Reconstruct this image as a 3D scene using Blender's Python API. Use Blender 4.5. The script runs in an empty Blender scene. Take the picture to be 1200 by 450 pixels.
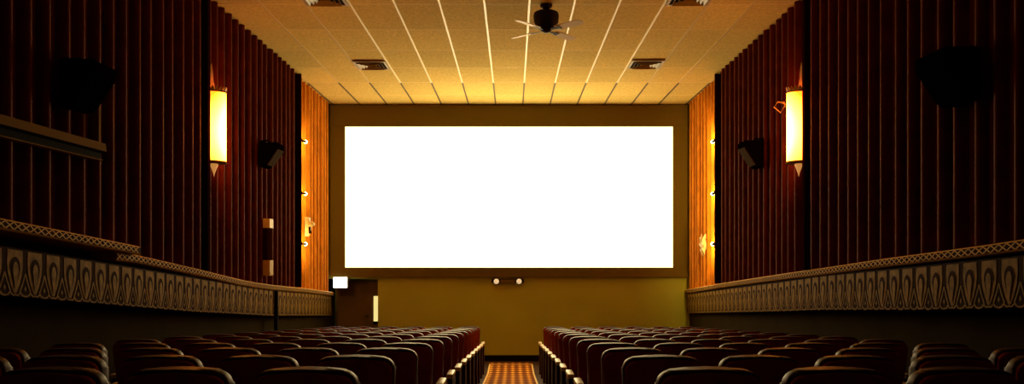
import bpy, bmesh, math, random
from mathutils import Vector, Matrix
random.seed(7)
PI = math.pi
SC = bpy.context.scene
COL = SC.collection
F = 945.0                       # focal length in pixels of the 1200 px wide frame
CX, CY = 601.0, 303.0           # principal point (level camera, shifted lens)
CZ = 2.31                       # eye height above the flat floor by the screen
YW = 18.2                       # distance to the screen wall
HC = CZ + 3.47                  # ceiling height

def zfloor(y):                  # raked floor, level by the screen
    return max(0.0, CZ - 1.16 - 0.0715 * y)

# ------------------------------------------------------------------ materials
def mat(name, col, rough=0.6, metal=0.0, spec=0.5, emis=None, estr=0.0, var=0.0, vscale=8.0, bump=0.0, bscale=60.0, coat=0.0):
    m = bpy.data.materials.new(name); m.use_nodes = True
    nt = m.node_tree; b = nt.nodes['Principled BSDF']
    b.inputs['Base Color'].default_value = (*col, 1)
    b.inputs['Roughness'].default_value = rough
    b.inputs['Metallic'].default_value = metal
    b.inputs['Specular IOR Level'].default_value = spec
    b.inputs['Coat Weight'].default_value = coat
    if emis:
        b.inputs['Emission Color'].default_value = (*emis, 1)
        b.inputs['Emission Strength'].default_value = estr
    tc = nt.nodes.new('ShaderNodeTexCoord')
    if var > 0:
        n = nt.nodes.new('ShaderNodeTexNoise'); n.inputs['Scale'].default_value = vscale; n.inputs['Detail'].default_value = 4
        r = nt.nodes.new('ShaderNodeMapRange')
        r.inputs['From Min'].default_value = 0.3; r.inputs['From Max'].default_value = 0.7
        r.inputs['To Min'].default_value = 1 - var; r.inputs['To Max'].default_value = 1 + var
        mx = nt.nodes.new('ShaderNodeMix'); mx.data_type = 'RGBA'; mx.blend_type = 'MULTIPLY'
        mx.inputs[0].default_value = 1.0; mx.inputs[6].default_value = (*col, 1)
        nt.links.new(tc.outputs['Object'], n.inputs['Vector'])
        nt.links.new(n.outputs['Fac'], r.inputs['Value'])
        nt.links.new(r.outputs['Result'], mx.inputs[7])
        nt.links.new(mx.outputs[2], b.inputs['Base Color'])
    if bump > 0:
        n2 = nt.nodes.new('ShaderNodeTexNoise'); n2.inputs['Scale'].default_value = bscale; n2.inputs['Detail'].default_value = 5
        bp = nt.nodes.new('ShaderNodeBump'); bp.inputs['Strength'].default_value = bump; bp.inputs['Distance'].default_value = 0.01
        nt.links.new(tc.outputs['Object'], n2.inputs['Vector'])
        nt.links.new(n2.outputs['Fac'], bp.inputs['Height'])
        nt.links.new(bp.outputs['Normal'], b.inputs['Normal'])
    return m

def tile_shades(m):
    # each ceiling board is a slightly different shade
    nt = m.node_tree; b = nt.nodes['Principled BSDF']; L = nt.links
    src = b.inputs['Base Color'].links[0].from_socket
    tc = nt.nodes.new('ShaderNodeTexCoord')
    a = nt.nodes.new('ShaderNodeVectorMath'); a.operation = 'ADD'; a.inputs[1].default_value = (-0.225 + 6.1, -17.1 + 36.6, 5.0)
    d = nt.nodes.new('ShaderNodeVectorMath'); d.operation = 'DIVIDE'; d.inputs[1].default_value = (0.61, 1.22, 1000.0)
    f = nt.nodes.new('ShaderNodeVectorMath'); f.operation = 'FLOOR'
    wn = nt.nodes.new('ShaderNodeTexWhiteNoise')
    r = nt.nodes.new('ShaderNodeMapRange'); r.inputs['To Min'].default_value = 0.90; r.inputs['To Max'].default_value = 1.06
    mx = nt.nodes.new('ShaderNodeMix'); mx.data_type = 'RGBA'; mx.blend_type = 'MULTIPLY'; mx.inputs[0].default_value = 1.0
    L.new(tc.outputs['Object'], a.inputs[0]); L.new(a.outputs[0], d.inputs[0]); L.new(d.outputs[0], f.inputs[0])
    L.new(f.outputs[0], wn.inputs['Vector']); L.new(wn.outputs['Value'], r.inputs['Value'])
    L.new(src, mx.inputs[6]); L.new(r.outputs['Result'], mx.inputs[7]); L.new(mx.outputs[2], b.inputs['Base Color'])

M = {}
M['tile'] = mat('ceiling_tile', (0.74, 0.575, 0.175), 0.9, spec=0.03, var=0.16, vscale=26.0, bump=0.25, bscale=70)
tile_shades(M['tile'])
M['tbar'] = mat('pale_ceiling_grid', (0.95, 0.86, 0.50), 0.4)  # glint of screen light on the runners put into this pale colour
M['tbar_dim'] = mat('dimmed_ceiling_grid', (0.66, 0.50, 0.17), 0.6)  # same runners, weaker light toward the side walls put into the colour
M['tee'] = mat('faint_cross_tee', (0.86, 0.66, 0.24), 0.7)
M['tbar_shaded'] = mat('shaded_ceiling_grid', (0.09, 0.06, 0.015), 0.7)  # same runners by the screen, lack of glint painted as dark colour
M['wall'] = mat('dark_brown_plaster', (0.027, 0.018, 0.003), 0.9, spec=0.03, var=0.15, vscale=2)
M['front'] = mat('olive_brown_wall', (0.51, 0.57, 0.10), 0.85, spec=0.1, var=0.06, vscale=1.2)
M['mask'] = mat('brown_masking', (0.165, 0.125, 0.024), 0.85, spec=0.05)
M['black'] = mat('black_paint', (0.010, 0.008, 0.005), 0.8, spec=0.03)
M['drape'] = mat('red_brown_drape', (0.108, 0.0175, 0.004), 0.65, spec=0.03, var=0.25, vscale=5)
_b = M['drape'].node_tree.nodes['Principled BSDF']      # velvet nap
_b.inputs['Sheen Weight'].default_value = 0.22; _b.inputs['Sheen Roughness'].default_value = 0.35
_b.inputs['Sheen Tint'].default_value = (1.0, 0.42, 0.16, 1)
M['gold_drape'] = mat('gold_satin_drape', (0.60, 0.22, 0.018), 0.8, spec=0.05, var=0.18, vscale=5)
M['batten'] = mat('dark_red_batten', (0.02, 0.004, 0.002), 0.95, spec=0.0)
M['gold'] = mat('old_gold_paint', (0.25, 0.145, 0.018), 0.65, spec=0.08, var=0.35, vscale=14)
M['frieze'] = mat('dark_umber', (0.030, 0.011, 0.004), 0.8, spec=0.05)
M['rail'] = mat('gilt_rail', (0.62, 0.36, 0.07), 0.6, spec=0.1, var=0.15, vscale=20)
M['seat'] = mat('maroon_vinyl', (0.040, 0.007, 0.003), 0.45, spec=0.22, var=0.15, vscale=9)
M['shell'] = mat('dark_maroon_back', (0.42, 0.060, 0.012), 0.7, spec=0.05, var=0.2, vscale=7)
M['cushion'] = mat('maroon_cloth', (0.08, 0.012, 0.008), 0.8, spec=0.2)
M['arm'] = mat('cream_plastic', (0.88, 0.76, 0.50), 0.35, spec=0.5)
M['iron'] = mat('brown_iron', (0.035, 0.009, 0.005), 0.6, spec=0.1)
M['floor'] = mat('dark_floor', (0.05, 0.022, 0.008), 0.7, spec=0.2, var=0.3, vscale=4)
M['border'] = mat('gold_carpet_border', (0.95, 0.66, 0.20), 0.6)
M['speaker'] = mat('black_speaker_cabinet', (0.003, 0.002, 0.002), 0.9, spec=0.0)
M['grille'] = mat('lit_speaker_cloth', (0.045, 0.022, 0.004), 0.9, spec=0.03)
M['fan_dark'] = mat('dark_bronze', (0.012, 0.004, 0.004), 0.55, spec=0.2)
M['blade'] = mat('pale_fan_blade', (0.75, 0.58, 0.22), 0.5)
M['vent'] = mat('vent_metal', (0.36, 0.26, 0.10), 0.45, spec=0.5)
M['pale'] = mat('pale_plaster', (0.85, 0.72, 0.40), 0.5)
M['ochre'] = mat('ochre_box', (0.55, 0.38, 0.09), 0.6)
M['wire'] = mat('pale_wire', (0.8, 0.5, 0.3), 0.4)
M['ledge'] = mat('ochre_ledge', (0.20, 0.11, 0.015), 0.8, spec=0.05)
M['door'] = mat('brown_door', (0.20, 0.11, 0.03), 0.7, spec=0.15)

def emat(name, col, s):
    m = bpy.data.materials.new(name); m.use_nodes = True
    nt = m.node_tree; nt.nodes.clear()
    e = nt.nodes.new('ShaderNodeEmission'); o = nt.nodes.new('ShaderNodeOutputMaterial')
    e.inputs['Color'].default_value = (*col, 1); e.inputs['Strength'].default_value = s
    nt.links.new(e.outputs[0], o.inputs['Surface'])
    return m
SCREEN_L = 9.0
M['screen'] = None
M['bulb'] = emat('warm_bulb', (1.0, 0.72, 0.25), 30.0)
LAMP_W = 90.0
M['exit'] = emat('white_sign_face', (1.0, 0.92, 0.85), 6.0)
M['slit'] = emat('lit_door_pane', (1.0, 0.80, 0.27), 0.95)
M['finial'] = mat('lit_glass_finial', (0.8, 0.5, 0.2), 0.3, emis=(1.0, 0.42, 0.10), estr=0.5)
M['lens'] = mat('lamp_lens', (0.95, 0.85, 0.6), 0.3, emis=(1.0, 0.75, 0.4), estr=0.55)

def screen_mat():
    # warm screen glow, its hot spot added so the ceiling sides fall darker
    m = emat('lit_screen', (1.0, 0.74, 0.36), 1.0)
    nt = m.node_tree; e = [n for n in nt.nodes if n.type == 'EMISSION'][0]
    g = nt.nodes.new('ShaderNodeTexCoord'); s = nt.nodes.new('ShaderNodeMapping')
    s.inputs['Scale'].default_value = (1 / 3.0, 0.0, 1 / 1.65); s.inputs['Location'].default_value = (0, 0, -1.75 / 1.65)
    l = nt.nodes.new('ShaderNodeVectorMath'); l.operation = 'LENGTH'
    r = nt.nodes.new('ShaderNodeMapRange'); r.interpolation_type = 'SMOOTHSTEP'
    r.inputs['From Min'].default_value = 0.0; r.inputs['From Max'].default_value = 1.05
    r.inputs['To Min'].default_value = SCREEN_HOT; r.inputs['To Max'].default_value = SCREEN_EDGE
    nt.links.new(g.outputs['Object'], s.inputs[0]); nt.links.new(s.outputs[0], l.inputs[0])
    nt.links.new(l.outputs['Value'], r.inputs['Value']); nt.links.new(r.outputs['Result'], e.inputs['Strength'])
    return m
SCREEN_HOT, SCREEN_EDGE = 13.5, 2.8
M['screen'] = screen_mat()

def shade_mat():
    # lit glass of the sconce: brightest around the lamp in its middle, amber to the rims
    m = bpy.data.materials.new('amber_glass_shade'); m.use_nodes = True
    nt = m.node_tree; nt.nodes.clear()
    o = nt.nodes.new('ShaderNodeOutputMaterial'); e = nt.nodes.new('ShaderNodeEmission')
    g = nt.nodes.new('ShaderNodeTexCoord'); s = nt.nodes.new('ShaderNodeSeparateXYZ')
    nt.links.new(g.outputs['Object'], s.inputs[0])
    def mth(op, a, b=None):
        n = nt.nodes.new('ShaderNodeMath'); n.operation = op
        for i, v in enumerate((a, b)):
            if v is None: continue
            if isinstance(v, (int, float)): n.inputs[i].default_value = v
            else: nt.links.new(v, n.inputs[i])
        return n.outputs[0]
    dz = mth('DIVIDE', mth('SUBTRACT', s.outputs['Z'], -0.08), 0.62)
    dy = mth('DIVIDE', s.outputs['Y'], 0.21)
    r2 = mth('ADD', mth('MULTIPLY', dz, dz), mth('MULTIPLY', dy, dy))
    ramp = nt.nodes.new('ShaderNodeValToRGB')
    cr = ramp.color_ramp
    cr.elements[0].position = 0.0; cr.elements[0].color = (1.0, 0.40, 0.048, 1)
    cr.elements[1].position = 1.0; cr.elements[1].color = (1.0, 0.085, 0.003, 1)
    x = cr.elements.new(0.45); x.color = (1.0, 0.25, 0.017, 1)
    nt.links.new(r2, ramp.inputs[0])
    nt.links.new(ramp.outputs[0], e.inputs['Color'])
    st = mth('ADD', mth('MULTIPLY', mth('SUBTRACT', 1.0, mth('MINIMUM', r2, 1.0)), 26.0), 9.0)
    nt.links.new(st, e.inputs['Strength'])
    nt.links.new(e.outputs[0], o.inputs['Surface'])
    return m
M['shade'] = shade_mat()

def carpet_mat():
    m = bpy.data.materials.new('patterned_aisle_carpet'); m.use_nodes = True
    nt = m.node_tree; b = nt.nodes['Principled BSDF']
    b.inputs['Roughness'].default_value = 0.9; b.inputs['Specular IOR Level'].default_value = 0.1
    tc = nt.nodes.new('ShaderNodeTexCoord'); s = nt.nodes.new('ShaderNodeSeparateXYZ')
    nt.links.new(tc.outputs['Object'], s.inputs[0])
    def mth(op, a, b=None):
        n = nt.nodes.new('ShaderNodeMath'); n.operation = op
        for i, v in enumerate((a, b)):
            if v is None: continue
            if isinstance(v, (int, float)): n.inputs[i].default_value = v
            else: nt.links.new(v, n.inputs[i])
        return n.outputs[0]
    p = 0.152
    sx = mth('COSINE', mth('MULTIPLY', s.outputs['X'], 2 * PI / p))
    sy = mth('COSINE', mth('MULTIPLY', s.outputs['Y'], 2 * PI / (p * 2.1)))
    dot = mth('MULTIPLY', mth('ADD', sx, 1.0), mth('ADD', sy, 1.0))
    dot = mth('POWER', mth('MULTIPLY', dot, 0.25), 1.6)
    line = mth('POWER', mth('MULTIPLY', mth('ADD', sy, 1.0), 0.5), 4.0)
    line2 = mth('POWER', mth('MULTIPLY', mth('ADD', sx, 1.0), 0.5), 4.0)
    f = mth('MINIMUM', mth('ADD', dot, mth('MULTIPLY', mth('ADD', line, line2), 0.22)), 1.0)
    mx = nt.nodes.new('ShaderNodeMix'); mx.data_type = 'RGBA'
    mx.inputs[6].default_value = (0.17, 0.034, 0.004, 1); mx.inputs[7].default_value = (1.0, 0.47, 0.06, 1)
    nt.links.new(f, mx.inputs[0]); nt.links.new(mx.outputs[2], b.inputs['Base Color'])
    return m
M['carpet'] = carpet_mat()

# ------------------------------------------------------------------ mesh helpers
def box(bm, x0, x1, y0, y1, z0, z1, bev=0.0, mi=0):
    vs = [bm.verts.new((x, y, z)) for x in (x0, x1) for y in (y0, y1) for z in (z0, z1)]
    idx = [(0, 1, 3, 2), (4, 6, 7, 5), (0, 4, 5, 1), (2, 3, 7, 6), (0, 2, 6, 4), (1, 5, 7, 3)]
    fs = [bm.faces.new([vs[i] for i in f]) for f in idx]
    for f in fs: f.material_index = mi
    if bev > 0:
        es = list({e for f in fs for e in f.edges})
        r = bmesh.ops.bevel(bm, geom=es, offset=bev, segments=2, affect='EDGES', profile=0.6)
        for f in r['faces']: f.material_index = mi
    return vs

def lathe(bm, prof, n=24, c=(0, 0, 0), axis='Z', a0=0.0, a1=2 * PI, mi=0):
    """profile of (radius, height) turned about an axis"""
    full = abs(a1 - a0 - 2 * PI) < 1e-6
    cols = n if full else n + 1
    rings = []
    for k in range(cols):
        a = a0 + (a1 - a0) * k / n
        ring = []
        for r, h in prof:
            p = (r * math.cos(a), r * math.sin(a), h)
            if axis == 'Y': p = (p[0], p[2], p[1])
            if axis == 'X': p = (p[2], p[0], p[1])
            ring.append(bm.verts.new((p[0] + c[0], p[1] + c[1], p[2] + c[2])))
        rings.append(ring)
    for k in range(n):
        A = rings[k]; B = rings[(k + 1) % cols]
        for j in range(len(prof) - 1):
            try:
                f = bm.faces.new((A[j], B[j], B[j + 1], A[j + 1])); f.material_index = mi
            except ValueError: pass
    return rings

def tube(bm, pts, r, n=8, closed=False, mi=0):
    pts = [Vector(p) for p in pts]; rings = []
    N = len(pts)
    for i, p in enumerate(pts):
        if closed: t = pts[(i + 1) % N] - pts[i - 1]
        else: t = pts[min(i + 1, N - 1)] - pts[max(i - 1, 0)]
        t.normalize()
        up = Vector((0, 0, 1)) if abs(t.z) < 0.9 else Vector((1, 0, 0))
        a = t.cross(up).normalized(); b = t.cross(a)
        rr = r[i] if isinstance(r, (list, tuple)) else r
        rings.append([bm.verts.new(p + (a * math.cos(2 * PI * k / n) + b * math.sin(2 * PI * k / n)) * rr) for k in range(n)])
    for i in range(N if closed else N - 1):
        A, B = rings[i], rings[(i + 1) % N]
        for k in range(n):
            f = bm.faces.new((A[k], A[(k + 1) % n], B[(k + 1) % n], B[k])); f.material_index = mi
    if not closed:
        bm.faces.new(list(reversed(rings[0]))); bm.faces.new(rings[-1])

def prism(bm, outline, vec, bev=0.0, seg=2, mi=0):
    """closed outline (list of 3D points) extruded along vec"""
    v0 = [bm.verts.new(p) for p in outline]
    v1 = [bm.verts.new(Vector(p) + Vector(vec)) for p in outline]
    n = len(outline)
    fs = [bm.faces.new(v0), bm.faces.new(list(reversed(v1)))]
    caps = list(fs)
    for i in range(n):
        fs.append(bm.faces.new((v0[i], v1[i], v1[(i + 1) % n], v0[(i + 1) % n])))
    for f in fs: f.material_index = mi
    if bev > 0:
        es = list({e for f in caps for e in f.edges})
        bmesh.ops.bevel(bm, geom=es, offset=bev, segments=seg, affect='EDGES', profile=0.5)

def obj(name, bm, mats, parent=None, loc=(0, 0, 0), smooth=False, label=None):
    bmesh.ops.remove_doubles(bm, verts=bm.verts, dist=1e-5)
    bmesh.ops.recalc_face_normals(bm, faces=bm.faces)
    me = bpy.data.meshes.new(name); bm.to_mesh(me); bm.free()
    for m in (mats if isinstance(mats, (list, tuple)) else [mats]): me.materials.append(m)
    if smooth:
        for p in me.polygons: p.use_smooth = True
        me.set_sharp_from_angle(angle=math.radians(42))
    o = bpy.data.objects.new(name, me); COL.objects.link(o)
    o.location = loc
    if parent: o.parent = parent
    if label: o['label'] = label
    return o

def tag(o, label, cat, group=None):
    o['label'] = label; o['category'] = cat
    if group: o['group'] = group
    return o
def thing(name, label, cat, loc, group=None, rz=0.0):
    o = bpy.data.objects.new(name, None); COL.objects.link(o)
    o.location = loc; o.rotation_euler = (0, 0, rz); o.empty_display_size = 0.1
    return tag(o, label, cat, group)
def struct(name, bm, mats, parent=None):
    o = obj(name, bm, mats, parent)
    if parent is None: o['kind'] = 'structure'
    return o
def copy_tree(o, parent=None):
    c = o.copy(); COL.objects.link(c)
    if parent: c.parent = parent
    for ch in list(o.children): copy_tree(ch, c)
    return c
def B(): return bmesh.new()

# ------------------------------------------------------------------ room shell
XL, XR = -4.16, 3.99            # wall planes behind the drapes
YB = -3.0                       # back of the hall
# floor
bm = B()
ys = [YB, 0, 4, 8, 12, (CZ - 1.16) / 0.0715, YW + 1.0]
for a, b in zip(ys[:-1], ys[1:]):
    za, zb = zfloor(a + 1e-6), zfloor(b)
    vs = [bm.verts.new(p) for p in ((XL - .1, a, za), (XR + .1, a, za), (XR + .1, b, zb), (XL - .1, b, zb),
                                    (XL - .1, a, za - .15), (XR + .1, a, za - .15), (XR + .1, b, zb - .15), (XL - .1, b, zb - .15))]
    for f in ((0, 1, 2, 3), (7, 6, 5, 4), (0, 4, 5, 1), (2, 6, 7, 3), (0, 3, 7, 4), (1, 5, 6, 2)):
        bm.faces.new([vs[i] for i in f])
struct('floor', bm, M['floor'])
# ceiling: boards plus the exposed grid (surface pattern)
bm = B()
box(bm, XL - .1, XR + .1, YB - .1, YW + .1, HC, HC + .1, mi=0)
xl0 = 0.225 - 0.61 * 7
TB = .012
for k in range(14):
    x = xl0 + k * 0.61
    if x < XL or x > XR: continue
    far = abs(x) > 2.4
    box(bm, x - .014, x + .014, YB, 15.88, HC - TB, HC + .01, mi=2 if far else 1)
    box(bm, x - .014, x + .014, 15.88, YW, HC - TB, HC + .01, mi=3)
yy = 17.1
while yy > YB:
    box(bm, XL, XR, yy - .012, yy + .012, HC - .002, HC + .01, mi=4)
    yy -= 1.22
struct('ceiling', bm, [M['tile'], M['tbar'], M['tbar_dim'], M['tbar_shaded'], M['tee']])
# side and back walls
bm = B(); box(bm, XL - .12, XL, YB, YW + 1.0, -.1, HC); struct('wall_left', bm, M['wall'])
bm = B(); box(bm, XR, XR + .12, YB, YW + 1.0, -.1, HC); struct('wall_right', bm, M['wall'])
bm = B(); box(bm, XL - .12, XR + .12, YB - .12, YB, -.1, HC); struct('wall_back', bm, M['wall'])
# screen wall with the exit recess at its left end
XA = -3.045; ZA = CZ - 23.5 * YW / F
bm = B()
box(bm, XA, XR, YW, YW + .2, -.1, HC)
box(bm, XL, XA, YW, YW + .2, ZA, HC)
box(bm, XL, XA, YW + .62, YW + .74, -.1, ZA + .1)        # back of the recess
box(bm, XA, XA + .1, YW + .2, YW + .74, -.1, ZA + .1)
box(bm, XL, XA, YW + .2, YW + .74, ZA, ZA + .1)
struct('wall_front', bm, M['front'])
bm = B(); box(bm, XA, XR, YW - .025, YW, 0, .13, bev=.006); struct('baseboard_front', bm, M['black'])
# door in the recess, with its narrow lit pane
bm = B(); box(bm, XL + .06, XA - .02, YW + .54, YW + .60, 0.0, ZA - .06, bev=.004)
door = struct('door_1', bm, M['door'])
bm = B(); 
z1 = CZ - 44 * (YW + .53) / F; z0 = CZ - 73.5 * (YW + .53) / F
xa = (437.6 - CX) * (YW + .53) / F; xb = (444.2 - CX) * (YW + .53) / F
xb = min(xb, XA - .03); xa = xb - .125
box(bm, xa, xb, YW + .525, YW + .542, z0, z1); obj('door_pane', bm, M['slit'], door, label='narrow lit yellow pane')
bm = B(); box(bm, xa - .012, xb + .012, YW + .528, YW + .541, z0 - .07, z0 - .002); obj('pane_sill', bm, M['black'], door)
bm = B()
tube(bm, [(xa - .12, YW + .54, .98), (xa - .12, YW + .49, .98), (xa - .2, YW + .48, .98)], .012)
obj('door_handle', bm, M['iron'], door)

# ------------------------------------------------------------------ polylines of the side rails (height along the hall)
def Yl(px): return 3587.0 / ((CX - px) - 12.285)
def Yr(px): return 3421.0 / ((px - CX) - 12.95)
def Zp(py, y): return CZ + (CY - py) * y / F
def poly(pts, Yf):
    return sorted([(Yf(px), Zp(py, Yf(px))) for px, py in pts])
def interp(P, y):
    if y <= P[0][0]:
        (a, za), (b, zb) = P[0], P[1]
    elif y >= P[-1][0]:
        (a, za), (b, zb) = P[-2], P[-1]
    else:
        for (a, za), (b, zb) in zip(P[:-1], P[1:]):
            if a <= y <= b: break
    return za + (zb - za) * (y - a) / (b - a)
railL1 = poly([(0, 257.3), (60, 269.3), (157, 289)], Yl)
railL2 = poly([(137, 295.5), (158, 298), (230, 314.4), (250, 319.5), (280, 327), (300, 331), (320, 334), (360, 338), (389, 342)], Yl)
railR = poly([(801, 340), (841, 332.5), (915, 321), (975, 312.3), (1020, 305.3), (1080, 297), (1141, 289), (1200, 280)], Yr)
frLt = poly([(0, 288), (110, 305.5), (230, 325.5), (320, 340), (389, 346)], Yl)
frLb = poly([(0, 345), (110, 354.5), (230, 365), (320, 369.8), (389, 369.5)], Yl)
frRt = poly([(801, 345), (915, 330), (960, 323), (1080, 312), (1141, 305.5), (1200, 299.5)], Yr)
frRb = poly([(801, 367), (915, 364.5), (960, 363), (1080, 363), (1141, 361.5), (1200, 360)], Yr)
def xrailL(y): return -(3.796 + .013 * y)
def xrailR(y): return 3.62 + .0137 * y

def rail(name, P, xf, y0, y1, side, label, dx=0.0):
    """gilt rail with a lattice of raised crossing strips; side = +1 left wall (faces +X), -1 right wall"""
    bm = B()
    hgt = .082; n = max(2, int((y1 - y0) / .4))
    st = [y0 + (y1 - y0) * i / n for i in range(n + 1)]
    rows = []
    for y in st:
        x = xf(y) + side * dx; z = interp(P, y)
        xb = (XL if side > 0 else XR) + side * .002
        prof = [(xb, z), (x - side * .012, z), (x, z - .012), (x, z - hgt + .012), (x - side * .015, z - hgt), (xb, z - hgt)]
        rows.append([bm.verts.new((px, y, pz)) for px, pz in prof])
    for A, C in zip(rows[:-1], rows[1:]):
        for j in range(6):
            f = bm.faces.new((A[j], A[(j + 1) % 6], C[(j + 1) % 6], C[j]))
            f.material_index = 1 if j == 2 else 0
    bm.faces.new(rows[0]); bm.faces.new(list(reversed(rows[-1])))
    p = .105; hh = hgt - .026; w = .011
    def pt(y, v, off): return (xf(y) + side * (dx + off), y, interp(P, y) - .013 - v * hh)
    k = 0
    while y0 + (k + 1) * p < y1:
        a = y0 + k * p
        for (v0, v1) in ((0, 1), (1, 0)):
            q = [pt(a - w, v0, .004), pt(a + w, v0, .004), pt(a + p + w, v1, .004), pt(a + p - w, v1, .004)]
            bm.faces.new([bm.verts.new(c) for c in q])
        k += 1
    o = obj(name, bm, [M['rail'], M['frieze']])
    return tag(o, label, 'rail')
rail('gilt_rail', railL1, xrailL, YB + .01, Yl(157), 1, 'raised near length of latticed gilt rail on the left wall, overlapping the longer one', dx=.07)
rail('gilt_rail', railL2, xrailL, Yl(137), YW - .03, 1, 'long latticed gilt rail on the left wall, from the step to the screen corner')
rail('gilt_rail', railR, xrailR, YB + .01, YW - .03, -1, 'unbroken latticed gilt rail along the right wall')

# ------------------------------------------------------------------ painted friezes of lotus petals under the rails
def frieze(name, T, Bt, xf, y0, y1, side, label):
    bm = B()
    def P(y, v, off):
        zt, zb = interp(T, y), interp(Bt, y)
        return (xf(y) - side * (.045 - off), y, zt + (zb - zt) * v)
    n = 90
    rows = []
    for i in range(n + 1):
        y = y0 + (y1 - y0) * i / n
        xb = (XL if side > 0 else XR) + side * .003
        f0, f1 = P(y, -.02, 0), P(y, 1.0, 0)
        rows.append([bm.verts.new(c) for c in (f0, f1, (xb, y, f1[2]), (xb, y, f0[2]))])
    for A, C in zip(rows[:-1], rows[1:]):
        for j in range(4):
            bm.faces.new((A[j], A[(j + 1) % 4], C[(j + 1) % 4], C[j]))
    bm.faces.new(rows[0]); bm.faces.new(list(reversed(rows[-1])))
    pitch = .27
    def shape(y, pts, off, mi):
        vs = [bm.verts.new(P(y + u * pitch, v, off)) for u, v in pts]
        f = bm.faces.new(vs); f.material_index = mi
    def stroke(y, pts, w, off, mi):
        for (u0, v0), (u1, v1) in zip(pts[:-1], pts[1:]):
            du, dv = (u1 - u0) * pitch, (v1 - v0) * .42
            L = math.hypot(du, dv) or 1
            nu, nv = -dv / L * w / pitch, du / L * w / .42
            shape(y, [(u0 + nu, v0 + nv), (u1 + nu, v1 + nv), (u1 - nu, v1 - nv), (u0 - nu, v0 - nv)], off, mi)
    def drop(hw, v0, vm, v1, n=8):
        """pointed-below, round-topped petal outline"""
        pts = []
        for i in range(n + 1):
            a = PI * i / n
            pts.append((-hw * math.cos(a), vm - (vm - v0) * math.sin(a)))
        for t in (.35, .7, 1.0):
            pts.append((hw * (1 - t) ** .8 if t < 1 else 0, vm + (v1 - vm) * t))
        for t in (.7, .35):
            pts.append((-hw * (1 - t) ** .8, vm + (v1 - vm) * t))
        return pts
    y = y0 + .16
    while y < y1 - .16:
        outer = [(-.36, .02), (.36, .02), (.38, .3), (.34, .52), (.22, .74), (.06, .93), (-.06, .93), (-.22, .74), (-.34, .52), (-.38, .3)]
        shape(y, outer, .004, 1)
        shape(y, drop(.245, .16, .40, .86), .007, 0)
        shape(y, drop(.135, .27, .46, .90), .010, 1)
        for s in (-.5, .5):
            pass
        # lancet between the petals, its dot and the scallop below
        c = .5
        stroke(y, [(c - .27, .90), (c - .12, .70), (c, .50), (c + .12, .70), (c + .27, .90)], .0075, .006, 1)
        stroke(y, [(c - .27, .90), (c - .15, .975), (c, .995), (c + .15, .975), (c + .27, .90)], .008, .006, 1)
        shape(y, [(c, .76), (c + .05, .83), (c, .89), (c - .05, .83)], .006, 1)
        stroke(y, [(-.23, .93), (-.1, .985), (0, .96), (.1, .985), (.23, .93)], .007, .008, 1)
        y += pitch
    o = obj(name, bm, [M['frieze'], M['gold']])
    return tag(o, label, 'frieze')
frieze('petal_frieze', frLt, frLb, xrailL, YB + .01, YW - .04, 1, 'gold and dark lotus petal frieze below the rail on the left wall')
frieze('petal_frieze', frRt, frRb, xrailR, YB + .01, YW - .04, -1, 'gold and dark lotus petal frieze below the rail on the right wall')
# thin dark post crossing the left frieze
yp = Yl(325)
bm = B()
xp = xrailL(yp)
box(bm, xp - .05, xp + .012, yp - .03, yp + .03, zfloor(yp), interp(railL2, yp) - .09, bev=.006)
box(bm, xp - .05, xp + .03, yp - .05, yp + .05, zfloor(yp), zfloor(yp) + .08, bev=.006)
tag(obj('wall_post', bm, M['black']), 'thin black post standing against the left frieze', 'post')

# ------------------------------------------------------------------ pleated drapes on the side walls
YJ1, YJ2 = 10.40, 15.10
def drape(xface, xwall, y0, y1, P, label, m='drape', ztop=HC - .004, depth=.085):
    bm = B(); s = 1 if xwall < 0 else -1
    prof = []
    y = y0; pitch = .275
    while y + pitch <= y1 + .02:
        j = random.uniform(-.012, .012)
        d = depth * random.uniform(.85, 1.1)
        for dy, h in ((0, 0), (.135, 0), (.150 + j, .45), (.168 + j, .85), (.190 + j, 1.0), (.218 + j, .97), (.238 + j, .75), (.255 + j, .35), (.268, 0)):
            prof.append((min(y + dy, y1), h * d))
        y += pitch
    prof.append((y1, 0))
    lo, hi = [], []
    for yy, h in prof:
        x = xface + s * (h - depth)
        z0 = interp(P, yy) + .004
        lo.append(bm.verts.new((x, yy, z0))); hi.append(bm.verts.new((x, yy, ztop)))
    for i in range(len(prof) - 1):
        bm.faces.new((lo[i], lo[i + 1], hi[i + 1], hi[i]))
    # backing so the drape has body
    xb = xwall + s * .004
    a = [bm.verts.new((xb, y0, interp(P, y0) + .004)), bm.verts.new((xb, y1, interp(P, y1) + .004)), bm.verts.new((xb, y1, ztop)), bm.verts.new((xb, y0, ztop))]
    bm.faces.new((a[3], a[2], a[1], a[0]))
    bm.faces.new((lo[0], hi[0], a[3], a[0])); bm.faces.new((lo[-1], a[1], a[2], hi[-1]))
    o = obj('pleated_drape', bm, M[m], smooth=True)
    return tag(o, label, 'wall drape')
railLd = sorted(railL1 + [(8.32, interp(railL2, 8.32))] + [p for p in railL2 if p[0] > 8.33])
drape(-3.92, XL, YB + .01, YJ1 - .09, railLd, 'dark red pleated drape on the left wall, nearest panel beside the ledge')
drape(-3.98, XL, YJ1 + .01, YJ2 - .06, railLd, 'red pleated drape on the left wall behind the glowing sconce')
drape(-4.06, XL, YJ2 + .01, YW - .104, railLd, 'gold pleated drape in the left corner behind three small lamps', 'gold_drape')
drape(3.75, XR, YB + .01, YJ1 - .09, railR, 'dark red pleated drape on the right wall, nearest panel behind black loudspeaker')
drape(3.81, XR, YJ1 + .01, YJ2 - .06, railR, 'red pleated drape on the right wall behind the glowing sconce')
drape(3.89, XR, YJ2 + .01, YW - .104, railR, 'gold pleated drape in the right corner behind three small lamps', 'gold_drape')
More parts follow.
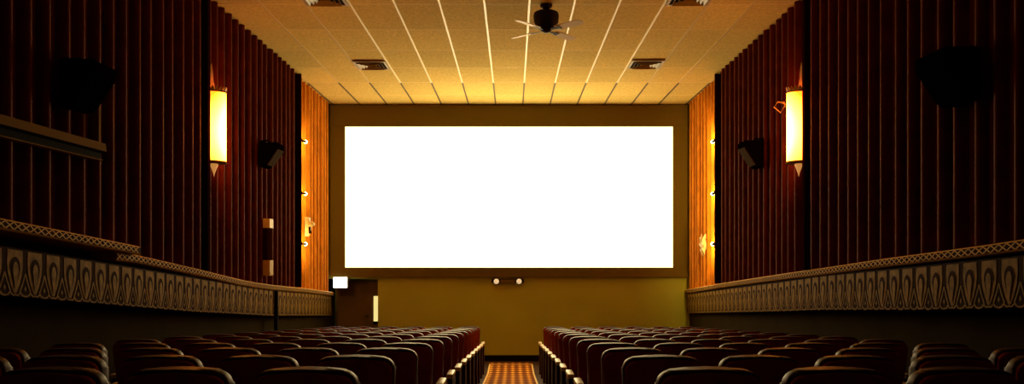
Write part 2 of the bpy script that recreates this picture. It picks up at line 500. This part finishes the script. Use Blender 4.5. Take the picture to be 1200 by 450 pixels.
def batten(x0, x1, y0, y1, P, label):
    bm = B(); box(bm, x0, x1, y0, y1, interp(P, y0) + .004, HC - .016, bev=.006)
    tag(obj('wall_batten', bm, M['batten']), label, 'batten')
batten(XL + .003, -3.90, YJ1 - .085, YJ1 + .005, railLd, 'dark upright batten at the near edge of the left sconce')
batten(XL + .003, -3.955, YJ2 - .055, YJ2 + .005, railLd, 'dark upright batten carrying the three small lamps on the left')
batten(3.73, XR - .003, YJ1 - .085, YJ1 + .005, railR, 'dark upright batten at the near edge of the right sconce')
batten(3.775, XR - .003, YJ2 - .055, YJ2 + .005, railR, 'dark upright batten carrying the three small lamps on the right')

# ledge high on the near left wall
ye = 3.80 * F / (CX - 127)
bm = B()
xw = -3.925
zb = CZ + (CY - 173.5) * ye / F
prof = [(xw, zb + .05), (xw + .10, zb + .04), (xw + .11, zb - .035), (xw + .06, zb - .05), (xw + .05, zb - .108), (xw + .075, zb - .110), (xw + .075, zb - .120), (xw, zb - .12)]
A = [bm.verts.new((x, YB + .31, z)) for x, z in prof]; C = [bm.verts.new((x, ye, z)) for x, z in prof]
for j in range(len(prof)):
    k = (j + 1) % len(prof)
    f = bm.faces.new((A[j], A[k], C[k], C[j])); f.material_index = 1 if j in (2, 3, 4) else 0
bm.faces.new(A); bm.faces.new(list(reversed(C)))
box(bm, xw, xw + .05, ye - .03, ye, zb - .12, zb + .42, mi=0)
tag(obj('wall_ledge', bm, [M['ledge'], M['black']]), 'narrow ochre ledge across the left wall below the near loudspeaker', 'ledge')

# ------------------------------------------------------------------ projection screen
y0 = YW - .05
X0, X1 = (404.5 - CX) * y0 / F, (788.5 - CX) * y0 / F
Z0, Z1 = CZ + (CY - 313.5) * y0 / F, CZ + (CY - 148.5) * y0 / F
scr = thing('projection_screen', 'wide glowing white cinema screen in brown masking at the front', 'screen', ((X0 + X1) / 2, YW, Z0 - .25))
ox, oz = (X0 + X1) / 2, Z0 - .25
bm = B(); box(bm, X0 - ox - .02, X1 - ox + .02, -.05, -.02, Z0 - oz - .02, Z1 - oz + .02); obj('screen_surface', bm, M['screen'], scr, label='blank glowing white surface')
zb0 = CZ + (CY - 324.8) * (YW - .1) / F - oz
bm = B(); box(bm, XL + .05 - ox, XR - .05 - ox, -.10, -.005, Z1 - oz, HC - .02 - oz, bev=.004); obj('masking_panel', bm, M['mask'], scr)
bm = B(); box(bm, XL + .05 - ox, X0 - ox, -.10, -.005, zb0 + .03, Z1 - oz, bev=.004); obj('masking_panel', bm, M['mask'], scr)
bm = B(); box(bm, X1 - ox, XR - .05 - ox, -.10, -.005, zb0, Z1 - oz, bev=.004); obj('masking_panel', bm, M['mask'], scr)
bm = B(); box(bm, X0 - ox, X1 - ox, -.10, -.005, zb0, Z0 - oz, bev=.004); obj('masking_panel', bm, M['mask'], scr)

# emergency light under the screen
ye_ = YW - .001
xm = (595 - CX) * YW / F; zm = CZ + (CY - 329.6) * YW / F
em = thing('emergency_light', 'twin headed emergency light under the middle of the screen', 'lamp', (xm, YW, zm - .06))
bm = B(); box(bm, -.36, .36, -.03, 0, .02, .11, bev=.008); obj('back_plate', bm, M['black'], em)
bm = B(); box(bm, -.17, .17, -.09, -.03, .01, .10, bev=.015); obj('body', bm, M['mask'], em)
for s in (-1, 1):
    bm = B(); lathe(bm, [(0, -.03), (.045, -.03), (.072, -.10), (.072, -.13), (.062, -.13)], 20, (s * .255, 0, .06), 'Y')
    h = obj('lamp_head', bm, M['black'], em, smooth=True)
    bm = B(); lathe(bm, [(.060, -.122), (.05, -.135), (.025, -.143), (0, -.146)], 20, (s * .255, 0, .06), 'Y')
    obj('lens', bm, M['lens'], h, smooth=True, label='pale round lens')

# exit sign at the left corner
ys_ = YW - .12
xs0, xs1 = (390.5 - CX) * ys_ / F, (406.8 - CX) * ys_ / F
zs0, zs1 = CZ + (CY - 337.3) * ys_ / F, CZ + (CY - 324.8) * ys_ / F
ex = thing('exit_sign', 'small glowing white box sign at the left corner below the screen', 'sign', ((xs0 + xs1) / 2, YW - .001, zs0))
w2 = (xs1 - xs0) / 2; hz = zs1 - zs0
bm = B(); box(bm, -w2, w2, -.105, -.0, 0, hz, bev=.008); obj('sign_housing', bm, M['pale'], ex)
bm = B(); box(bm, -w2 + .004, w2 - .004, -.122, -.104, .004, hz - .004); obj('sign_face', bm, M['exit'], ex, label='glowing white face')

# ------------------------------------------------------------------ wall sconces
def make_sconce(side, label, loc):
    t = thing('wall_sconce', label, 'lamp', loc, 'glowing wall sconces')
    R, H2 = .155, .50
    def half(bm, prof, mi=0, sx=1.35):
        rr = lathe(bm, prof, 20, (0, 0, 0), 'Z', -PI / 2, PI / 2, mi)
        for ring in rr:
            for v in ring: v.co.x *= sx * side
    bm = B(); half(bm, [(0, -H2 + .03), (R, -H2 + .03), (R, H2 - .06), (0, H2 - .06)])
    obj('lamp_shade', bm, M['shade'], t, smooth=True, label='glowing amber glass half cylinder')
    bm = B(); half(bm, [(0, -H2), (R + .004, -H2), (R + .010, -H2 + .012), (R + .004, -H2 + .032), (0, -H2 + .032)]); obj('bottom_rim', bm, M['gold'], t, smooth=True)
    bm = B(); half(bm, [(R + .001, H2 - .075), (R + .007, H2 - .072), (R + .007, H2 - .060), (R + .001, H2 - .056)]); obj('top_rim', bm, M['gold'], t, smooth=True)
    # crest of pointed leaves round the top edge
    bm = B()
    for k in range(11):
        a = -PI / 2 + PI * (k + .5) / 11; da = PI / 22
        c = lambda an, r, z: (math.cos(an) * r * 1.35 * side, math.sin(an) * r, z)
        f = [c(a - da, R + .002, H2 - .06), c(a + da, R + .002, H2 - .06), c(a + da * .8, R + .004, H2 - .03), c(a, R + .008, H2 + .005), c(a - da * .8, R + .004, H2 - .03)]
        f2 = [(x * .97, y * .97, z) for x, y, z in f]
        v0 = [bm.verts.new(p) for p in f]; v1 = [bm.verts.new(p) for p in f2]
        bm.faces.new(v0); bm.faces.new(list(reversed(v1)))
        for i in range(5): bm.faces.new((v0[i], v0[(i + 1) % 5], v1[(i + 1) % 5], v1[i]))
    obj('crown', bm, M['pale'], t)
    # wavy flame plate rising behind, and pendant below
    bm = B()
    fl = [(-.10, H2 - .1), (-.115, H2 + .02), (-.07, H2 + .08), (-.085, H2 + .15), (-.04, H2 + .19), (-.05, H2 + .26), (-.01, H2 + .34), (.02, H2 + .24), (.05, H2 + .19), (.045, H2 + .13), (.085, H2 + .07), (.11, H2 + .01), (.10, H2 - .1)]
    prism(bm, [(side * .006, y, z) for y, z in fl], (side * .022, 0, 0), bev=.004)
    prism(bm, [(side * .004, y, z) for y, z in ((-.12, -H2 - .02), (.12, -H2 - .02), (.12, H2 - .05), (-.12, H2 - .05))], (side * .012, 0, 0))
    obj('back_plate', bm, M['gold'], t)
    bm = B()
    lathe(bm, [(.001, -H2 - .17), (.012, -H2 - .12), (.035, -H2 - .055), (.055, -H2 - .01), (.045, -H2 + .001)], 14, (side * .055, 0, 0))
    obj('finial', bm, M['finial'], t, smooth=True, label='pale lit glass pendant')
    return t
zs = CZ + (CY - 147.5) * 10.6 / F
make_sconce(1, 'tall glowing amber half cylinder sconce on the left wall', (-3.978, 10.585, zs))
make_sconce(-1, 'tall glowing amber half cylinder sconce on the right wall', (3.808, 10.585, zs))

# small wire diamond by the right sconce
yd = 3.72 * F / (913.5 - CX)
zd = CZ + (CY - 125.5) * yd / F
bm = B()
pts = [(3.815, yd, .03), (3.70, yd, .075), (3.755 - .01, yd + .01, .07)]
loop = [(3.640, yd, .0), (3.700, yd + .01, .072), (3.790, yd + .02, .066), (3.800, yd + .02, .02), (3.735, yd, -.078)]
tube(bm, loop, .009, 8, closed=True)
tube(bm, [(3.795, yd + .02, .045), (3.815, yd + .02, .045)], .012, 8)
lathe(bm, [(.001, -.02), (.018, -.012), (.022, 0), (.018, .012), (.001, .02)], 12, (3.780, yd + .01, .064))
o = obj('wire_bracket', bm, M['wire'], loc=(0, 0, zd), smooth=True)
tag(o, 'small pale wire diamond on the wall beside the right sconce', 'bracket')

# ------------------------------------------------------------------ three small lamps on each far batten
def wall_lamp(side, px, py, label):
    xw_ = -3.955 if side > 0 else 3.775
    yl = YJ2 + .20
    xb = (px - CX) * yl / F
    zl = CZ + (CY - py) * yl / F
    t = thing('wall_spotlight', label, 'lamp', (xw_ - side * .02, YJ2 + .006, zl), 'small corner lamps')
    dx = xb - (xw_ - side * .02)
    bm = B(); lathe(bm, [(0, 0), (.035, 0), (.035, .012), (.02, .02), (0, .02)], 14, (0, 0, 0), 'Y'); obj('wall_plate', bm, M['black'], t, smooth=True)
    bm = B(); tube(bm, [(0, .01, 0), (dx * .1, .06, .0), (dx * .6, .14, .0), (dx * .9, .175, 0)], .016, 10); obj('arm', bm, M['black'], t, smooth=True)
    bm = B(); tube(bm, [(dx * .85, .165, 0), (dx * .97, .19, 0)], [.022, .026], 12); obj('socket', bm, M['black'], t, smooth=True)
    bm = B(); bmesh.ops.create_uvsphere(bm, u_segments=14, v_segments=10, radius=.034, matrix=Matrix.Translation((dx * 1.0, .222, 0)))
    obj('bulb', bm, M['bulb'], t, smooth=True, label='glowing warm bulb').visible_shadow = True
    ld = bpy.data.lights.new('lamp_light', 'SPOT'); ld.spot_size = math.radians(150); ld.spot_blend = .7; ld.energy = LAMP_W * (.30 if side > 0 else .65); ld.color = (1.0, 0.60, 0.14); ld.shadow_soft_size = .03
    lo = bpy.data.objects.new('lamp_light', ld); COL.objects.link(lo); lo.parent = t; lo.location = (dx + side * .02, .27, 0)
    lo.rotation_mode = 'QUATERNION'; lo.rotation_quaternion = Vector((-side * .75, .65, 0)).to_track_quat('-Z', 'Y')
for py, w in ((166, 'topmost'), (227, 'middle'), (286, 'lowest')):
    wall_lamp(1, 357.5, py, f'{w} small glowing lamp in the left corner beside the screen')
    wall_lamp(-1, 835.5, py, f'{w} small glowing lamp in the right corner beside the screen')

# carved pale ornaments by the lowest lamps
yo = 15.75
xo = (359.5 - CX) * yo / F; zo = CZ + (CY - 266) * yo / F
t = thing('wall_figure', 'pale plaster figure bracket above the lowest left corner lamp', 'ornament', (-4.056, yo, zo))
d = xo + 4.056
bm = B()
box(bm, .0, .07, -.05, .05, -.18, .18, bev=.012)
box(bm, .0, .09, -.065, .065, .14, .19, bev=.01)
obj('wall_bracket', bm, M['pale'], t)
bm = B()
bmesh.ops.create_uvsphere(bm, u_segments=16, v_segments=10, radius=1, matrix=Matrix.Translation((.115, 0, .055)) @ Matrix.Diagonal((.075, .07, .05, 1)))
bmesh.ops.create_uvsphere(bm, u_segments=14, v_segments=10, radius=1, matrix=Matrix.Translation((.06, 0, .12)) @ Matrix.Diagonal((.045, .05, .06, 1)))
tube(bm, [(.06, 0, -.16), (.075, 0, -.06), (.07, 0, .06)], [.028, .045, .05], 12)
obj('figure', bm, M['pale'], t, smooth=True)
bm = B(); box(bm, .075, .115, -.05, .05, -.13, .0, bev=.008); obj('shade_block', bm, M['batten'], t)  # dark block standing in for the shade beside the figure
yo = 16.3
zo = CZ + (CY - 288) * yo / F
t = thing('wall_figure', 'gilded winged plaster ornament beside the lowest right corner lamp', 'ornament', (3.888, yo, zo))
bm = B()
for s in (-1, 1):
    tube(bm, [(-.02, s * .02, -.05), (-.05, s * .10, .04), (-.05, s * .14, .15), (-.03, s * .15, .24)], [.05, .055, .035, .008], 10)
    tube(bm, [(-.02, s * .03, -.03), (-.05, s * .09, -.09), (-.04, s * .11, -.18)], [.04, .035, .01], 10)
obj('wings', bm, M['pale'], t, smooth=True)
bm = B()
lathe(bm, [(0, -.012), (.075, -.012), (.095, -.03), (.075, -.05), (.055, -.04), (0, -.045)], 20, (0, 0, .0), 'X')
tube(bm, [(-.03, 0, -.06), (-.05, 0, -.14), (-.03, 0, -.23)], [.05, .035, .01], 10)
obj('boss', bm, M['ochre'], t, smooth=True)

# narrow fixture on the left wall with two pale boxes
yf = 3.95 * F / (CX - 312)
zt = lambda py: CZ + (CY - py) * yf / F
fx = thing('wall_fixture', 'dark narrow wall fixture with pale boxes at both ends, left wall', 'fixture', (-3.978, yf, zt(323)))
b0 = zt(323)
bm = B(); box(bm, .002, .115, -.10, .10, zt(267.5) - b0, zt(256.5) - b0, bev=.01); obj('upper_box', bm, M['pale'], fx, label='pale cream box')
bm = B(); box(bm, .002, .115, -.10, .10, 0, zt(305) - b0, bev=.01)
box(bm, .110, .122, -.08, .08, .02, .05, bev=.004); obj('lower_box', bm, M['ochre'], fx, label='ochre box')
bm = B(); box(bm, .002, .07, -.09, .09, zt(305.2) - b0, zt(267.3) - b0)
for k in range(10):
    z = zt(305) - b0 + .02 + k * .048
    box(bm, .07, .082, -.08, .08, z, z + .02)
obj('louvre_panel', bm, M['batten'], fx)

# ------------------------------------------------------------------ loudspeakers
def make_speaker(side, label, loc, k=1.0, ln=.36):
    t = thing('wall_speaker', label, 'loudspeaker', loc, 'wall loudspeakers')
    h = .19 * k; s = side
    bm = B()
    o = [(s * .03, 0, -h), (s * .10 * k, 0, -h), (s * .125 * k, 0, -h + .02), (s * .31 * k, 0, h - .09), (s * .315 * k, 0, h - .02), (s * .30 * k, 0, h), (s * .03, 0, h)]
    prism(bm, [(x, -ln / 2, z) for x, _, z in o], (0, ln, 0), bev=.012)
    obj('cabinet', bm, M['speaker'], t)
    bm = B()
    a = Vector((s * .140 * k, 0, -h + .035)); b = Vector((s * .305 * k, 0, h - .10)); nrm = Vector((s * .75, 0, -.6)).normalized() * .012
    prism(bm, [(a + Vector((0, -ln / 2 + .02, 0))), (b + Vector((0, -ln / 2 + .02, 0))), (b + Vector((0, ln / 2 - .02, 0))), (a + Vector((0, ln / 2 - .02, 0)))], nrm, bev=.003)
    obj('grille', bm, M['grille'] if k < 1.06 and ln < .4 else M['speaker'], t)  # far grilles carry screen light in a browner colour, near ones stay black
    bm = B()
    box(bm, 0, s * .03, -.06, .06, -h * .6, h + .05)
    tube(bm, [(s * .015, 0, h + .04), (s * .10, 0, h + .05), (s * .15, 0, h + .005)], .014, 8)
    obj('wall_bracket', bm, M['speaker'], t)
    return t
def zc(py, y): return CZ + (CY - py) * y / F
make_speaker(1, 'small black wedge loudspeaker on the left wall between sconce and corner lamps', (-3.978, 12.75, zc(182.5, 12.75)))
make_speaker(-1, 'small black wedge loudspeaker on the right wall between sconce and corner lamps', (3.808, 12.3, zc(181.5, 12.3)), 1.05)
make_speaker(1, 'black loudspeaker high on the near left wall above the ochre ledge', (-3.918, 7.1, zc(102, 7.1)), 1.05, .42)
make_speaker(-1, 'black loudspeaker high on the near right wall', (3.748, 6.62, zc(92, 6.62)), 1.08, .46)

# ------------------------------------------------------------------ ceiling vents
def make_vent():
    t = thing('ceiling_vent', '', 'vent', (0, 0, 0), 'square ceiling vents')
    bm = B(); s = .285
    for (x0, x1, y0, y1) in ((-s, s, -s, -s + .035), (-s, s, s - .035, s), (-s, -s + .035, -s + .035, s - .035), (s - .035, s, -s + .035, s - .035)):
        box(bm, x0, x1, y0, y1, -.022, -.004)
    obj('frame', bm, M['vent'], t)
    bm = B(); box(bm, -s + .03, s - .03, -s + .03, s - .03, -.008, -.003); obj('duct_shade_plate', bm, M['black'], t)  # black plate painted for the shade inside the duct, ceiling uncut behind
    bm = B()
    for r in (.22, .16, .10):
        for (ax, sg) in ((0, 1), (0, -1), (1, 1), (1, -1)):
            q = [(-r, r), (r, r), (r - .04, r - .032), (-r + .04, r - .032)]
            pts = []
            for i, (u, w) in enumerate(q):
                z = -.045 if i < 2 else -.012
                u *= .96
                p = (u, w * sg, z) if ax == 0 else (w * sg, u, z)
                pts.append(Vector(p))
            prism(bm, pts, (0, 0, .004))
    obj('louvres', bm, M['vent'], t)
    return t
vspots = [(-2.52, 14.38, 'square ceiling vent farther along on the left'), (2.36, 14.32, 'square ceiling vent farther along on the right'),
          (-2.52, 10.70, 'square ceiling vent cut by the top of the picture on the left'), (2.36, 10.68, 'square ceiling vent cut by the top of the picture on the right')]
v0 = make_vent()
for i, (x, y, l) in enumerate(vspots):
    v = v0 if i == 0 else copy_tree(v0)
    v.location = (x, y, HC - TB); v['label'] = l

# ------------------------------------------------------------------ ceiling fan
yfan = 11.0; xfan = (640 - CX) * yfan / F
fan = thing('ceiling_fan', 'dark ceiling fan with four pale blades above the aisle', 'fan', (xfan, yfan, HC - TB))
bm = B(); lathe(bm, [(0, 0), (.085, 0), (.08, -.025), (.04, -.06), (.018, -.065), (.018, -.10)], 24); obj('canopy', bm, M['fan_dark'], fan, smooth=True)
bm = B(); lathe(bm, [(0, -.085), (.12, -.088), (.165, -.11), (.175, -.15), (.165, -.24), (.13, -.30), (.10, -.325), (0, -.33)], 28); obj('motor_housing', bm, M['fan_dark'], fan, smooth=True)
bm = B(); lathe(bm, [(0, -.325), (.075, -.328), (.080, -.338), (.065, -.362), (.03, -.378), (0, -.38)], 20); obj('switch_housing', bm, M['fan_dark'], fan, smooth=True)
zbld = -.345
for k in range(4):
    a = PI / 4 + k * PI / 2 + .06
    rot = Matrix.Rotation(a, 4, 'Z') @ Matrix.Translation((0, 0, zbld)) @ Matrix.Rotation(math.radians(-12), 4, 'X')
    bm = B()
    out = [(.17, -.055), (.30, -.062), (.52, -.068), (.60, -.05), (.625, 0), (.60, .05), (.52, .068), (.30, .062), (.17, .055)]
    prism(bm, [rot @ Vector((x, y, 0)) for x, y in out], (0, 0, .008))
    bl = obj('blade', bm, M['blade'], fan)
    bm = B()
    prism(bm, [rot @ Vector((x, y, -.006)) for x, y in ((.06, -.02), (.16, -.018), (.25, -.04), (.25, .04), (.16, .018), (.06, .02))], (0, 0, .006))
    obj('blade_iron', bm, M['fan_dark'], bl)

# ------------------------------------------------------------------ aisle carpet
AX0, AX1 = -.515, .43
YC = 17.55
bm = B()
def strip(bm, x0, x1, ya, yb, t0, t1):
    k = (CZ - 1.16) / 0.0715
    cuts = [ya] + [c for c in (0, k) if ya < c < yb] + [yb]
    for a, b in zip(cuts[:-1], cuts[1:]):
        za, zb = zfloor(a), zfloor(b)
        vs = [bm.verts.new(p) for p in ((x0, a, za + t0), (x1, a, za + t0), (x1, b, zb + t0), (x0, b, zb + t0), (x0, a, za + t1), (x1, a, za + t1), (x1, b, zb + t1), (x0, b, zb + t1))]
        for f in ((3, 2, 1, 0), (4, 5, 6, 7), (0, 1, 5, 4), (2, 3, 7, 6), (0, 4, 7, 3), (1, 2, 6, 5)): bm.faces.new([vs[i] for i in f])
strip(bm, AX0, AX1, YB + .1, YC + .3, .001, .010)
cp = obj('aisle_carpet', bm, M['carpet'])
tag(cp, 'orange patterned carpet running down the middle aisle', 'carpet')
bm = B()
strip(bm, AX0 + .0, AX0 + .03, YB + .1, YC, .010, .016)
strip(bm, AX1 - .03, AX1 - .0, YB + .1, YC, .010, .016)
strip(bm, AX0 + .03, AX1 - .03, YC - .05, YC, .010, .015)
obj('border_strip', bm, M['border'], cp, label='bright gold edging')

# ------------------------------------------------------------------ cinema seats
BW = .43; PITCH = .53
def back_outline(w, z0, z1, r=.075, crown=.010, n=6):
    h = w / 2; pts = [(-h + .02, z0), (h - .02, z0)]
    for i in range(n + 1):
        a = PI / 2 * i / n
        pts.append((h - r + r * math.cos(a), z1 - r - crown + r * math.sin(a)))
    for i in range(1, 4):
        u = 1 - 2 * i / 4
        pts.append(((h - r) * u, z1 - crown * u * u))
    for i in range(n + 1):
        a = PI / 2 + PI / 2 * i / n
        pts.append((-h + r + r * math.cos(a), z1 - r - crown + r * math.sin(a)))
    return pts
def lean(bm, k=.16, ztop=.97):
    for v in bm.verts: v.co.y += (ztop - v.co.z) * k
def make_seat(arms):
    t = thing('cinema_seat', '', 'seat', (0, 0, 0), 'cinema seats')
    bm = B(); prism(bm, [(x, .028, z) for x, z in back_outline(BW, .40, .965, .062)], (0, .095, 0), bev=.028, seg=4); lean(bm)
    obj('backrest', bm, M['seat'], t, smooth=True)
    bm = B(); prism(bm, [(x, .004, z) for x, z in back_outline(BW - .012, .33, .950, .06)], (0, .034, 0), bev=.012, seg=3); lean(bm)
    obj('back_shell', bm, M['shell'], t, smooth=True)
    bm = B()
    box(bm, -.215, .215, .22, .64, .37, .475, bev=.035)
    obj('seat_cushion', bm, M['cushion'], t, smooth=True)
    bm = B()
    box(bm, -.06, .06, .24, .48, .03, .37, bev=.01); box(bm, -.10, .10, .18, .56, -.012, .035, bev=.008)
    obj('pedestal', bm, M['iron'], t)
    for s in arms:
        xa = s * .265
        bm = B(); box(bm, xa - .033, xa + .033, .13, .47, .585, .628, bev=.014); obj('armrest', bm, M['arm'], t, smooth=True, label='cream armrest')
        bm = B()
        prism(bm, [(xa - .022, y, z) for y, z in ((.16, .58), (.44, .58), (.47, .40), (.40, .10), (.43, -.03), (.20, -.012), (.22, .10), (.15, .40))], (.044, 0, 0), bev=.006)
        obj('arm_panel', bm, M['iron'], t)
    return t
protoA = make_seat((1,)); protoB = make_seat((1, -1)); protoC = make_seat((-1,)); protoD = make_seat((-1, 1))
used = set()
ORD = ['first', 'second', 'third', 'fourth', 'fifth', 'sixth', 'seventh', 'eighth', 'ninth', 'tenth', 'eleventh', 'twelfth', 'thirteenth', 'fourteenth', 'fifteenth']
rows = list(range(-4, 10))
for k in rows:
    yb = (5.95 + .97 * k) * 1.08
    nrow = k + 4
    for side in (-1, 1):
        for j in range(6):
            x = (-.646 - BW / 2 - j * PITCH) if side < 0 else (.600 + BW / 2 + j * PITCH)
            inner = abs(x) - BW / 2
            if inner * F / yb > 625: continue           # wholly outside the frame
            if side < 0: proto = protoB if j == 5 else protoA
            else: proto = protoD if j == 5 else protoC
            o = proto if proto not in used else copy_tree(proto)
            used.add(proto)
            o.location = (x, yb, zfloor(yb + .35))
            rowtxt = 'nearest row' if nrow == 0 else ('row by the screen' if nrow == 13 else f'{ORD[nrow]} row from the camera')
            seattxt = 'aisle seat' if j == 0 else ('wall end seat' if j == 5 else f'{ORD[j]} seat from the aisle')
            o['label'] = f"maroon cinema seat, {'left' if side < 0 else 'right'} block, {rowtxt}, {seattxt}"
for p in (protoA, protoB, protoC, protoD):
    if p not in used:
        for c in list(p.children): bpy.data.objects.remove(c)
        bpy.data.objects.remove(p)

# ------------------------------------------------------------------ camera, world
cam_d = bpy.data.cameras.new('camera'); cam = bpy.data.objects.new('camera', cam_d); COL.objects.link(cam)
cam_d.sensor_fit = 'HORIZONTAL'; cam_d.sensor_width = 36.0; cam_d.lens = 36.0 * F / 1200.0
cam_d.shift_x = (600 - CX) / 1200.0; cam_d.shift_y = (CY - 225) / 1200.0
cam_d.clip_start = .05; cam_d.clip_end = 100
cam.location = (0, 0, CZ); cam.rotation_euler = (PI / 2, 0, 0)
SC.camera = cam
w = bpy.data.worlds.new('world'); SC.world = w; w.use_nodes = True
w.node_tree.nodes['Background'].inputs[0].default_value = (0, 0, 0, 1)
SC.view_settings.view_transform = 'Standard'; SC.view_settings.look = 'None'
SC.view_settings.exposure = 0.0; SC.view_settings.gamma = 1.0; SC.view_settings.use_curve_mapping = False
SC.cycles.max_bounces = 6; SC.cycles.diffuse_bounces = 4; SC.cycles.glossy_bounces = 3
SC.cycles.use_denoising = True
